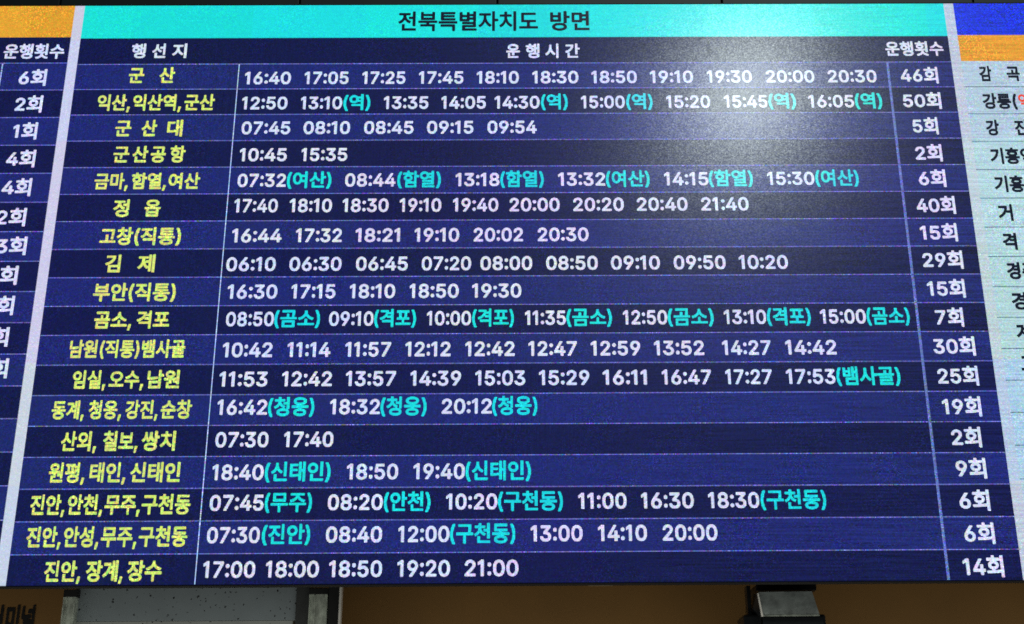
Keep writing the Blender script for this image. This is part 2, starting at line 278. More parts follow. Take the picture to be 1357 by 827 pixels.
[920, [137,736,137,668,687,668,687,647,683,467,653,238,737,228,766,464,770,647,770,736], [368,441,368,118,50,118,50,49,867,49,867,118,450,118,450,441]],
[920, [464,250,362,243,279,223,217,189,179,144,166,87,179,31,217,-15,279,-48,362,-68,464,-75,566,-68,648,-48,709,-15,747,31,760,87,747,144,709,189,648,223,566,243], [464,185,579,174,653,140,679,87,653,34,579,1,464,-11,348,1,274,34,248,87,274,140,348,174], [276,831,276,717,75,717,75,650,276,650,276,632,266,561,235,496,188,439,126,393,51,360,92,295,189,343,266,414,318,503,371,424,446,361,540,318,579,384,505,414,444,457,398,509,368,568,358,632,358,650,558,650,558,717,359,717,359,831], [669,827,669,273,752,273,752,524,885,524,885,593,752,593,752,827]],
[920, [708,827,708,280,791,280,791,827], [187,232,187,164,708,164,708,-78,791,-78,791,232], [84,764,84,696,291,696,291,661,280,586,250,516,201,455,138,404,62,367,105,303,204,355,282,430,335,524,388,437,465,368,561,320,603,385,528,419,465,466,417,524,386,590,375,661,375,696,579,696,579,764]],
[920, [458,214,350,208,263,190,200,161,161,120,148,69,161,17,200,-23,263,-52,350,-70,458,-76,566,-70,652,-52,715,-23,754,17,767,69,754,120,715,161,652,190,566,208], [458,151,581,142,658,114,684,69,658,24,581,-4,458,-13,334,-4,257,24,231,69,257,114,334,142], [157,801,157,436,416,436,416,348,49,348,49,281,867,281,867,348,499,348,499,436,771,436,771,501,240,501,240,589,742,589,742,652,240,652,240,735,766,735,766,801]],
[920, [708,826,708,316,791,316,791,826], [207,272,207,-65,791,-65,791,272], [710,206,710,2,288,2,288,206], [108,768,108,702,434,702,411,615,360,537,283,469,182,414,60,372,93,306,240,359,359,433,448,527,504,639,523,768]],
[920, [738,827,738,-78,817,-78,817,827], [557,806,557,502,408,502,408,434,557,434,557,-31,635,-31,635,806], [64,721,64,653,235,653,235,571,227,473,202,379,162,293,107,221,39,165,90,103,171,175,234,272,276,388,318,281,378,191,457,124,507,186,440,239,386,308,347,389,323,478,315,571,315,653,477,653,477,721]],
[920, [153,790,153,399,765,399,765,790,682,790,682,666,235,666,235,790], [235,599,682,599,682,467,235,467], [49,291,49,224,416,224,416,-78,498,-78,498,224,869,224,869,291]],
[920, [302,763,226,753,161,722,111,675,78,614,66,540,78,467,111,405,161,358,226,328,302,317,379,328,444,358,494,405,527,467,538,540,527,614,494,675,444,722,379,753], [302,691,382,672,437,619,458,540,437,462,382,409,302,390,223,409,168,462,147,540,168,619,223,672], [669,827,669,161,752,161,752,483,885,483,885,552,752,552,752,827], [189,229,189,-58,792,-58,792,10,271,10,271,229]],
[920, [150,253,150,-66,765,-66,765,253], [684,187,684,2,231,2,231,187], [147,786,147,720,681,720,681,711,678,604,657,481,739,472,760,599,763,711,763,786], [386,594,386,420,51,420,51,353,866,353,866,420,468,420,468,594]],
[920, [415,328,415,108,50,108,50,40,870,40,870,108,497,108,497,328], [412,766,412,697,393,610,342,531,267,465,178,415,82,386,118,317,254,366,373,452,456,568,501,495,561,432,633,381,712,342,795,317,831,386,735,415,645,465,570,531,518,610,499,697,499,766]],
[920, [190,247,190,180,711,180,711,-76,794,-76,794,247], [476,474,476,406,711,406,711,287,794,287,794,826,711,826,711,665,512,665,520,715,523,766,110,766,110,698,434,698,410,611,360,532,284,464,185,408,64,365,96,299,206,337,301,387,381,447,445,517,490,598,711,598,711,474]],
[920, [124,376,124,310,416,310,416,104,50,104,50,34,870,34,870,104,498,104,498,310,791,310,791,376,652,376,652,672,793,672,793,740,122,740,122,672,262,672,262,376], [345,672,570,672,570,376,345,376]],
[920, [182,266,182,-65,752,-65,752,266], [671,200,671,2,263,2,263,200], [669,826,669,315,752,315,752,550,886,550,886,619,752,619,752,826], [93,453,93,384,165,384,369,393,587,424,577,493,370,463,176,453,176,781,93,781]],
[920, [339,790,265,783,204,762,157,729,127,685,117,632,127,579,157,535,204,503,265,482,339,475,413,482,474,503,521,535,551,579,561,632,551,685,521,729,474,762,413,783], [339,728,414,716,464,683,482,632,464,582,414,549,339,537,264,549,214,582,195,632,214,683,264,716], [56,340,306,344,306,170,389,170,389,349,513,359,634,375,628,435,327,413,45,408], [523,292,523,232,707,232,707,139,790,139,790,826,707,826,707,292], [173,206,173,-58,812,-58,812,10,256,10,256,206]],
[920, [218,254,218,-66,812,-66,812,254], [731,188,731,2,300,2,300,188], [90,771,90,355,440,355,440,771,362,771,362,632,169,632,169,771], [169,566,362,566,362,422,169,422], [539,809,539,313,617,313,617,532,733,532,733,302,812,302,812,826,733,826,733,600,617,600,617,809]],
[920, [271,749,271,587,259,488,227,392,176,305,112,234,37,182,88,115,183,187,260,290,313,415,366,298,441,201,532,133,583,199,510,249,447,317,397,400,365,492,353,587,353,749], [662,827,662,-78,745,-78,745,390,893,390,893,461,745,461,745,827]],
[920, [147,790,147,723,681,723,679,634,664,525,746,517,761,636,763,732,763,790], [386,623,386,466,51,466,51,400,866,400,866,466,468,466,468,623], [149,-1,149,-67,789,-67,789,-1,231,-1,231,100,766,100,766,317,147,317,147,250,684,250,684,160,149,160]],
[920, [708,826,708,310,791,310,791,826], [207,261,207,-66,791,-66,791,261], [710,194,710,2,288,2,288,194], [306,779,229,769,164,741,114,696,82,638,70,567,82,498,114,439,164,395,229,366,306,356,383,366,448,395,499,439,531,498,542,567,531,638,499,696,448,741,383,769], [306,709,386,691,441,641,461,567,441,494,386,444,306,426,226,444,171,494,151,567,171,641,226,691]],
[920, [708,827,708,359,790,359,790,827], [209,-1,209,-68,822,-68,822,-1,289,-1,289,95,791,95,791,313,206,313,206,247,709,247,709,158,209,158], [285,801,285,732,274,655,244,584,195,521,132,470,56,433,98,367,196,420,274,496,328,591,382,503,459,432,556,384,597,449,522,483,459,532,411,591,380,659,369,732,369,801]],
[920, [458,701,539,693,608,671,661,635,695,588,707,531,695,473,661,426,608,390,539,368,458,360,377,368,309,390,256,426,222,473,210,531,222,588,256,635,309,671,377,693], [50,107,50,38,870,38,870,107,499,107,499,295,594,312,674,345,735,394,774,456,787,531,771,611,726,676,657,726,566,757,458,768,351,757,261,726,191,676,146,611,130,531,144,456,182,394,243,345,322,312,417,295,417,107]],
[920, [458,249,352,242,266,222,202,188,162,143,148,86,162,29,202,-16,266,-50,352,-70,458,-77,564,-70,650,-50,714,-16,754,29,767,86,754,143,714,188,650,222,564,242], [458,184,579,172,657,139,684,86,657,33,579,-1,458,-12,336,-1,259,33,232,86,259,139,336,172], [153,785,153,485,418,485,418,381,50,381,50,314,868,314,868,381,499,381,499,485,772,485,772,552,235,552,235,719,766,719,766,785]],
[920, [739,827,739,-78,818,-78,818,827], [89,712,89,644,354,644,335,534,296,432,236,337,154,252,49,177,98,117,192,182,269,255,330,334,377,419,409,508,557,508,557,349,394,349,394,281,557,281,557,-32,636,-32,636,803,557,803,557,576,424,576,433,643,436,712]],
[920, [496,255,393,248,309,227,247,194,208,148,195,90,208,32,247,-14,309,-48,393,-69,496,-76,599,-69,683,-48,745,-14,784,32,797,90,784,148,745,194,683,227,599,248], [496,190,614,178,689,144,715,90,689,36,614,1,496,-11,379,1,304,36,277,90,304,144,379,178], [276,831,276,718,75,718,75,651,276,651,276,634,266,563,236,497,188,439,126,392,52,358,92,293,190,342,267,414,319,504,372,424,450,360,546,317,585,382,510,413,448,455,400,508,369,569,358,634,358,651,558,651,558,718,359,718,359,831], [711,827,711,569,530,569,530,501,711,501,711,279,794,279,794,827]],
[920, [458,182,579,170,657,137,684,85,657,32,579,-1,458,-12,336,-1,259,32,232,85,259,137,336,170], [458,809,350,802,262,780,196,744,154,697,140,637,154,578,196,531,262,496,350,475,458,467,567,475,655,496,721,531,762,578,776,637,762,697,721,744,655,780,567,802], [458,743,582,731,663,695,691,637,663,581,582,545,458,533,334,545,254,581,225,637,254,695,334,731], [50,398,50,330,416,330,416,245,323,235,249,213,194,181,160,138,148,85,162,29,201,-16,265,-49,351,-69,458,-76,564,-69,650,-49,714,-16,754,29,767,85,756,138,721,181,666,213,592,235,499,245,499,330,867,330,867,398]],
[920, [468,275,369,267,287,245,225,208,187,159,173,99,187,39,225,-10,287,-46,369,-68,468,-76,568,-68,649,-46,711,-10,749,39,762,99,749,159,711,208,649,245,568,267], [468,209,581,196,655,158,681,99,655,41,581,3,468,-10,355,3,281,41,255,99,281,158,355,196], [669,827,669,286,752,286,752,524,885,524,885,593,752,593,752,827], [90,760,90,692,417,692,394,603,344,523,268,453,170,395,51,350,85,283,230,340,347,418,434,515,488,629,507,760]],
[920, [708,826,708,164,791,164,791,826], [84,752,84,684,291,684,291,635,280,560,250,490,201,429,138,378,62,341,105,276,204,328,282,404,335,498,388,411,465,342,561,294,603,359,528,393,465,440,417,498,386,564,375,635,375,684,579,684,579,752], [210,226,210,-58,819,-58,819,10,293,10,293,226]],
[920, [416,804,416,760,399,690,351,626,280,573,193,532,99,508,131,443,265,483,380,553,459,648,539,554,653,484,786,444,818,510,725,534,638,575,567,628,519,691,501,760,501,804], [49,367,49,299,424,299,424,116,506,116,506,299,869,299,869,367], [153,203,153,-58,778,-58,778,10,236,10,236,203]],
[920, [343,696,426,679,483,630,504,555,483,482,426,432,343,414,260,432,203,482,182,555,203,630,260,679], [704,827,704,-79,787,-79,787,827], [66,118,245,120,446,130,652,157,645,218,516,203,384,193,384,346,451,363,506,394,549,437,576,491,585,555,574,626,541,685,489,730,422,758,343,768,264,758,197,730,145,685,112,626,100,555,110,491,137,437,179,394,234,363,301,346,301,190,55,187]],
[920, [708,827,708,348,791,348,791,827], [209,-2,209,-68,822,-68,822,-2,289,-2,289,94,791,94,791,305,206,305,206,240,709,240,709,154,209,154], [295,833,295,731,90,731,90,664,295,664,281,600,249,541,201,491,139,449,66,420,104,355,204,400,284,467,337,553,393,473,473,411,572,370,609,434,535,461,473,500,424,548,391,604,377,664,581,664,581,731,378,731,378,833]],
[920, [229,534,689,534,689,368,229,368], [146,763,146,300,417,300,417,106,50,106,50,37,870,37,870,106,499,106,499,300,771,300,771,763,689,763,689,602,229,602,229,763]],
[920, [477,264,374,257,291,235,228,200,190,153,176,94,190,35,228,-12,291,-47,374,-69,477,-76,580,-69,664,-47,727,-12,766,35,779,94,766,153,727,200,664,235,580,257], [477,197,594,185,669,150,695,94,669,38,594,3,477,-10,360,3,285,38,259,94,285,150,360,185], [688,827,688,274,770,274,770,522,884,522,884,592,770,592,770,827], [430,772,430,686,423,604,398,515,346,435,294,516,268,606,261,686,261,772,182,772,182,686,169,587,124,486,42,406,88,347,147,396,191,459,220,530,247,456,288,390,346,337,404,388,445,452,471,525,501,455,544,394,603,347,650,406,567,483,523,582,509,686,509,772]],
[920, [707,827,707,-78,790,-78,790,827], [300,810,300,670,91,670,91,603,301,603,301,534,290,441,257,352,207,274,143,209,67,161,113,97,210,163,289,259,343,376,399,265,478,176,574,113,620,177,544,222,478,285,428,360,395,445,383,534,383,603,589,603,589,670,383,670,383,810]],
[920, [496,250,393,243,309,223,247,189,208,144,195,87,208,31,247,-15,309,-48,393,-69,496,-76,600,-69,683,-48,745,-15,784,31,797,87,784,144,745,189,683,223,600,243], [496,185,614,173,689,140,715,87,689,34,614,1,496,-11,378,1,303,34,277,87,303,140,378,173], [711,827,711,665,562,665,562,598,711,598,711,503,562,503,562,435,711,435,711,269,794,269,794,827], [62,322,313,327,585,353,581,415,463,404,463,691,553,691,553,759,77,759,77,691,166,691,166,393,52,392], [247,691,383,691,383,399,247,394]],
[920, [86,723,86,145,144,145,328,150,482,169,474,238,332,220,165,215,165,418,428,418,428,484,165,484,165,656,442,656,442,723], [540,808,540,-32,619,-32,619,396,739,396,739,-78,819,-78,819,827,739,827,739,464,619,464,619,808]],
[920, [708,826,708,166,791,166,791,826], [306,763,230,753,165,723,115,676,82,614,70,541,82,468,115,406,165,359,230,329,306,318,383,329,448,359,498,406,531,468,542,541,531,614,498,676,448,723,383,753], [306,691,385,672,441,619,461,541,441,463,385,410,306,391,227,410,172,463,151,541,172,619,227,672], [210,233,210,-58,819,-58,819,10,293,10,293,233]],
[920, [708,826,708,163,791,163,791,826], [210,224,210,-58,819,-58,819,10,293,10,293,224], [285,776,285,685,275,602,245,525,197,456,135,400,59,359,103,293,199,350,276,432,328,533,381,438,456,363,551,310,594,376,519,414,457,467,410,532,380,606,369,685,369,776]],
[920, [276,821,276,706,75,706,75,639,276,639,276,611,266,537,236,469,189,410,127,362,52,327,93,262,190,312,267,384,319,474,372,390,448,324,543,278,584,343,509,376,447,422,399,478,369,542,358,611,358,639,558,639,558,706,359,706,359,821], [711,826,711,548,527,548,527,480,711,480,711,151,794,151,794,826], [217,211,217,-58,819,-58,819,10,299,10,299,211]],
[920, [154,777,154,424,764,424,764,777], [682,710,682,490,235,490,235,710], [49,302,49,234,416,234,416,-77,498,-77,498,234,869,234,869,302]],
[920, [127,770,127,704,412,704,412,699,395,630,347,568,277,516,192,477,98,454,130,388,265,428,380,499,458,595,537,499,652,428,788,388,819,454,726,477,640,516,570,568,523,630,505,699,505,704,789,704,789,770], [50,312,50,244,416,244,416,-77,498,-77,498,244,867,244,867,312]],
[920, [50,380,50,311,415,311,415,-79,498,-79,498,311,867,311,867,380,735,380,757,552,760,689,760,768,152,768,152,701,678,701,678,689,675,552,650,380]],
[920, [496,265,393,258,309,236,247,201,208,153,195,94,208,35,247,-13,309,-47,393,-69,496,-76,599,-69,683,-47,745,-13,784,35,797,94,784,153,745,201,683,236,599,258], [496,199,613,187,689,151,715,94,689,38,613,3,496,-10,379,3,304,38,277,94,304,151,379,187], [278,776,278,683,268,602,238,528,190,464,126,412,49,374,93,307,192,361,269,440,321,538,372,452,445,383,536,334,581,399,508,434,446,483,400,543,370,612,360,686,360,776], [514,636,514,567,711,567,711,292,794,292,794,827,711,827,711,636]],
[920, [464,257,362,250,279,229,218,195,179,149,166,91,179,33,218,-13,279,-47,362,-69,464,-76,566,-69,648,-47,709,-13,747,33,760,91,747,149,709,195,648,229,566,250], [464,191,579,179,653,145,679,91,653,36,579,2,464,-10,349,2,274,36,248,91,274,145,349,179], [71,760,71,692,273,692,273,656,263,581,232,511,185,449,122,399,46,363,88,297,187,349,264,424,316,519,367,436,441,370,535,324,574,389,501,423,440,469,395,525,366,588,356,657,356,692,555,692,555,760], [669,827,669,282,752,282,752,528,885,528,885,597,752,597,752,827]],
[920, [711,826,711,577,529,577,529,509,711,509,711,163,794,163,794,826], [217,222,217,-58,819,-58,819,10,299,10,299,222], [79,753,79,685,280,685,280,641,269,565,239,495,191,432,128,382,53,345,96,278,194,332,271,409,323,504,375,418,448,348,541,299,583,365,510,400,449,449,404,507,374,572,364,641,364,685,562,685,562,753]],
[920, [158,806,158,467,760,467,760,806,678,806,678,703,240,703,240,806], [240,639,678,639,678,534,240,534], [141,212,141,144,683,144,683,-78,766,-78,766,212,499,212,499,317,867,317,867,384,50,384,50,317,417,317,417,212]],
[920, [49,349,49,282,867,282,867,349], [141,195,141,128,678,128,678,-78,761,-78,761,195], [157,803,157,434,771,434,771,499,240,499,240,589,742,589,742,653,240,653,240,737,766,737,766,803]],
[920, [177,591,421,591,421,458,177,458], [711,634,711,534,503,534,503,634], [94,785,94,391,503,391,503,469,711,469,711,355,793,355,793,827,711,827,711,698,503,698,503,785,421,785,421,656,177,656,177,785], [213,1,213,-66,827,-66,827,1,295,1,295,96,793,96,793,311,211,311,211,245,711,245,711,159,213,159]],
[920, [67,734,67,665,273,665,273,551,261,458,227,366,175,282,110,212,35,162,84,96,180,168,259,271,315,395,369,281,446,185,540,118,587,184,513,233,449,299,399,378,367,464,355,551,355,665,555,665,555,734], [662,827,662,-78,745,-78,745,392,893,392,893,462,745,462,745,827]],
[920, [154,754,154,337,417,337,417,105,50,105,50,36,870,36,870,105,499,105,499,337,775,337,775,404,237,404,237,686,766,686,766,754]],
[920, [464,259,362,252,279,231,218,196,179,150,166,92,179,33,218,-14,279,-48,362,-70,464,-77,566,-70,648,-48,709,-14,747,33,760,92,747,150,709,196,648,231,566,252], [464,193,579,181,653,147,679,92,653,36,579,1,464,-11,349,1,274,36,248,92,274,147,349,181], [87,770,87,353,506,353,506,770,424,770,424,634,169,634,169,770], [169,568,424,568,424,420,169,420], [669,827,669,284,752,284,752,530,885,530,885,600,752,600,752,827]],
[920, [423,681,423,391,173,391,173,681], [504,599,711,599,711,474,504,474], [711,826,711,668,504,668,504,748,92,748,92,325,504,325,504,406,711,406,711,166,794,166,794,826], [213,225,213,-58,815,-58,815,10,296,10,296,225]],
[920, [704,827,704,-78,787,-78,787,827], [348,533,421,520,470,484,487,430,470,376,421,341,348,328,276,341,228,376,210,430,228,484,276,520], [348,598,276,590,216,568,171,533,142,486,132,430,154,350,215,294,308,265,308,168,55,164,67,94,347,100,652,130,646,192,520,179,391,171,391,266,484,295,544,351,566,430,556,486,527,533,481,568,421,590], [308,826,308,716,74,716,74,649,623,649,623,716,391,716,391,826]],
[920, [182,272,182,-65,752,-65,752,272], [670,204,670,2,264,2,264,204], [669,827,669,314,752,314,752,538,885,538,885,607,752,607,752,827], [89,768,89,701,416,701,393,615,344,537,269,469,170,414,49,371,82,304,228,359,346,433,434,527,488,639,506,768]],
[920, [138,227,138,159,679,159,679,-78,762,-78,762,227], [386,580,386,397,51,397,51,329,866,329,866,397,468,397,468,580], [147,778,147,711,681,711,678,602,658,468,741,460,761,598,763,710,763,778]],
[920, [49,349,49,283,869,283,869,349], [458,214,349,208,262,190,198,160,159,120,145,68,159,17,198,-24,262,-53,349,-71,458,-77,567,-71,654,-53,717,-24,757,17,770,68,757,120,717,160,654,190,567,208], [458,152,582,142,660,114,686,68,660,23,582,-5,458,-15,334,-5,256,23,229,68,256,114,334,142], [155,492,155,426,783,426,783,492,237,492,237,583,764,583,764,799,153,799,153,733,682,733,682,644,155,644]],
[920, [709,827,709,-78,792,-78,792,827], [103,729,103,662,442,662,419,538,370,425,295,323,192,234,61,158,105,91,265,189,384,304,465,434,511,577,526,729]],
[920, [458,202,350,196,263,179,200,151,161,112,148,63,161,13,200,-26,263,-54,350,-71,458,-77,566,-71,652,-54,715,-26,754,13,767,63,754,112,715,151,652,179,566,196], [458,141,581,132,657,105,683,63,657,20,581,-6,458,-15,336,-6,259,20,233,63,259,105,336,132], [458,648,356,643,275,627,215,600,179,563,166,517,179,471,215,435,275,408,356,392,458,387,560,392,642,408,701,435,738,471,750,517,738,563,701,600,642,627,560,643], [458,590,569,582,638,557,662,517,638,478,569,454,458,446,347,454,278,478,254,517,278,557,347,582], [50,328,50,263,867,263,867,328], [417,840,417,749,93,749,93,685,820,685,820,749,500,749,500,840]],
[920, [500,464,500,395,711,395,711,-78,793,-78,793,827,711,827,711,464], [89,729,89,662,419,662,398,540,352,428,280,327,180,237,50,159,95,94,253,193,368,308,446,437,489,578,502,729]],
[920, [500,275,399,267,315,245,253,209,214,161,200,101,214,41,253,-8,315,-44,399,-66,500,-74,601,-66,684,-44,746,-8,786,41,799,101,786,161,746,209,684,245,601,267], [500,209,615,196,690,159,717,101,690,43,615,6,500,-7,385,6,309,43,282,101,309,159,385,196], [108,759,108,691,426,691,403,602,353,522,278,453,181,396,62,351,96,285,205,325,300,376,379,438,441,511,485,593,711,593,711,472,475,472,475,404,711,404,711,285,794,285,794,826,711,826,711,660,506,660,513,708,516,759]],
[920, [525,486,525,418,712,418,712,-79,794,-79,794,827,712,827,712,486], [92,744,92,138,160,138,382,144,573,166,564,234,384,212,174,207,174,423,470,423,470,490,174,490,174,676,510,676,510,744]],
[920, [101,738,101,149,517,149,517,738], [437,672,437,216,183,216,183,672], [707,827,707,-79,790,-79,790,827]],
[920, [103,467,103,397,172,397,381,405,584,432,572,501,382,474,185,467,185,784,103,784], [711,827,711,677,455,677,455,609,711,609,711,359,794,359,794,827], [214,2,214,-66,825,-66,825,2,296,2,296,99,794,99,794,317,212,317,212,250,711,250,711,163,214,163]],
]
RAW = {}
for ch, rec in zip(GLYPH_CHARS, GLYPH_OUTLINES):
    RAW[ch] = (rec[0] / 1000, [np.array(p, float).reshape(-1, 2) / 1000 for p in rec[1:]])
RAW['1'] = (.47, [np.array([(.20, 0), (.29, 0), (.29, .727), (.205, .727), (.055, .615), (.055, .53), (.20, .635)][::1])])
DIG = set('0123456789:(),')
def field(ch, r, h):
    adv, cs = RAW[ch]
    allp = np.concatenate(cs); lo = allp.min(0) - r - 2 * h; hi = allp.max(0) + r + 2 * h
    nx, ny = (np.ceil((hi - lo) / h)).astype(int) + 1
    X, Y = np.meshgrid(lo[0] + np.arange(nx) * h, lo[1] + np.arange(ny) * h)
    wn = np.zeros_like(X); d2 = np.full_like(X, 9.)
    for c in cs:
        a = c; b = np.roll(c, -1, 0)
        for (ax, ay), (bx, by) in zip(a, b):
            ex, ey = bx - ax, by - ay; L2 = ex * ex + ey * ey
            if L2 < 1e-12: continue
            t = np.clip(((X - ax) * ex + (Y - ay) * ey) / L2, 0, 1)
            d2 = np.minimum(d2, (X - ax - t * ex) ** 2 + (Y - ay - t * ey) ** 2)
            cr = ex * (Y - ay) - ey * (X - ax)
            wn += ((ay <= Y) & (by > Y) & (cr > 0)).astype(float) - ((ay > Y) & (by <= Y) & (cr < 0)).astype(float)
    sd = np.where(wn != 0, np.sqrt(d2), -np.sqrt(d2)) + r          # > 0 inside the thickened stroke
    return X, Y, sd
CACHE = {}
def glyph(ch, r, h=1 / 40):
    key = (ch, round(r, 4))
    if key in CACHE: return CACHE[key]
    X, Y, S = field(ch, r, h)
    ny, nx = S.shape; V = []; n = []
    for j in range(ny - 1):
        i = 0
        while i < nx - 1:
            s = (S[j, i], S[j, i + 1], S[j + 1, i + 1], S[j + 1, i])
            ins = [q > 0 for q in s]
            if not any(ins): i += 1; continue
            if all(ins):
                k = i
                while k + 1 < nx - 1 and S[j, k + 2] > 0 and S[j + 1, k + 2] > 0: k += 1
                V += [(X[j, i], Y[j, i]), (X[j, k + 1], Y[j, i]), (X[j, k + 1], Y[j + 1, i]), (X[j, i], Y[j + 1, i])]; n.append(4)
                i = k + 1; continue
            P = ((X[j, i], Y[j, i]), (X[j, i + 1], Y[j, i]), (X[j, i + 1], Y[j + 1, i]), (X[j, i], Y[j + 1, i])); poly = []
            for q in range(4):
                u = (q + 1) % 4
                if ins[q]: poly.append(P[q])
                if ins[q] != ins[u]:
                    t = s[q] / (s[q] - s[u]); poly.append((P[q][0] + t * (P[u][0] - P[q][0]), P[q][1] + t * (P[u][1] - P[q][1])))
            if len(poly) >= 3: V += poly; n.append(len(poly))
            i += 1
    V = np.array(V); n = np.array(n)
    if ch in DIG:                                                    # thickening must not make the figures taller
        if ch == ':': V[:, 1] = (V[:, 1] - .27) * 1.0 + .27 + .07
        elif ch not in '(),': V[:, 1] = (V[:, 1] + r) * (.727 / (.727 + 2 * r))
        if ch in '()': V[:, 1] += .02
    CACHE[key] = (RAW[ch][0], V, n)
    return CACHE[key]
def layout(txt, weight, track=0.0):
    x = 0.; Vs = []; Ns = []
    for ch in txt:
        if ch == ' ': x += .28; continue
        r = {'bold': (.031 if ch in DIG else .030), 'medium': (.030 if ch in DIG else .027), 'heavy': (.045 if ch in DIG else .039)}[weight]
        a, V, n = glyph(ch, r)
        Vs.append(V + (x, 0)); Ns.append(n); x += a + track - (.02 if ch == '1' else 0)
    return np.concatenate(Vs), np.concatenate(Ns)
def lettering(name, segs, zc, em, m, parent, weight='bold', y=-.0072, plane=0.0):
    """segs: (text, left, right) with left/right in metres on the screen face; zc: height of the middle of the figures"""
    VV = []; NN = []
    for txt, xa, xb in segs:
        V, n = layout(txt, weight)
        lo, hi = V[:, 0].min(), V[:, 0].max()
        x = xa + (V[:, 0] - lo) * (xb - xa) / (hi - lo)
        z = zc + (V[:, 1] - .3635) * em
        VV.append(np.stack([x, np.full_like(x, plane + y), z], 1)); NN.append(n)
    V = np.concatenate(VV); n = np.concatenate(NN)
    me = bpy.data.meshes.new(name)
    me.vertices.add(len(V)); me.vertices.foreach_set('co', V.ravel())
    me.loops.add(len(V)); me.loops.foreach_set('vertex_index', np.arange(len(V), dtype=np.int32))
    me.polygons.add(len(n)); me.polygons.foreach_set('loop_start', np.concatenate([[0], np.cumsum(n)[:-1]]).astype(np.int32))
    me.update(calc_edges=True); me.materials.append(m)
    return link(bpy.data.objects.new(name, me), parent)

# ================================================================== STRUCTURE
wall = box('back_wall', (-5, .60, 0), (5, .75, 6.2), M['wall'], None, 0); wall['kind'] = 'structure'
soffit = box('ceiling_soffit', (-5, .12, 4.95), (5, .5, 6.2), M['soffit'], None, 0); soffit['kind'] = 'structure'
# dark fascia boards above the screen, with joints between them
SJ = [-4.2, -2.02, -.98, -.12, .86, 1.96, 4.2]
for a, b in zip(SJ[:-1], SJ[1:]):
    box('fascia_board', (a + .004, .06, 4.70), (b - .004, .118, 5.9), M['soffit'], soffit, .003)

# ================================================================== THE LED SCREEN
ZB, ZT = EYE + .7150, EYE + 3.1714
XL, XR = -3.05, 3.05
led_screen = empty('led_timetable_screen', (0, 0, ZB - .004), 'wide wall-hung LED timetable screen listing Korean bus destinations, departure times and trip counts', 'display screen')
D = led_screen
box('cabinet', (XL - .01, 0, ZB - .004), (XR + .01, .050, ZT + .008), M['matt'], D, .003)
box('bottom_bezel', (XL - .01, -.004, ZB - .0038), (XR + .01, -.0005, ZB - .001), M['matt'], D, 0)
box('top_bezel', (XL - .01, -.004, ZT + .001), (XR + .01, -.0005, ZT + .007), M['matt'], D, 0)
XA, XB_, XD1, XD2, XE = -1.9254, -1.8830, -1.2025, 1.5294, 1.8014
XF = at(1262, 5).x
YF = -.006
T0, T1 = ZT, EYE + 3.0100
R0, PITCHZ = EYE + 2.8831, .12098
rowz = [R0 - PITCHZ * i for i in range(18)] + [ZB]
def px(x, yp): return at(x, yp).x
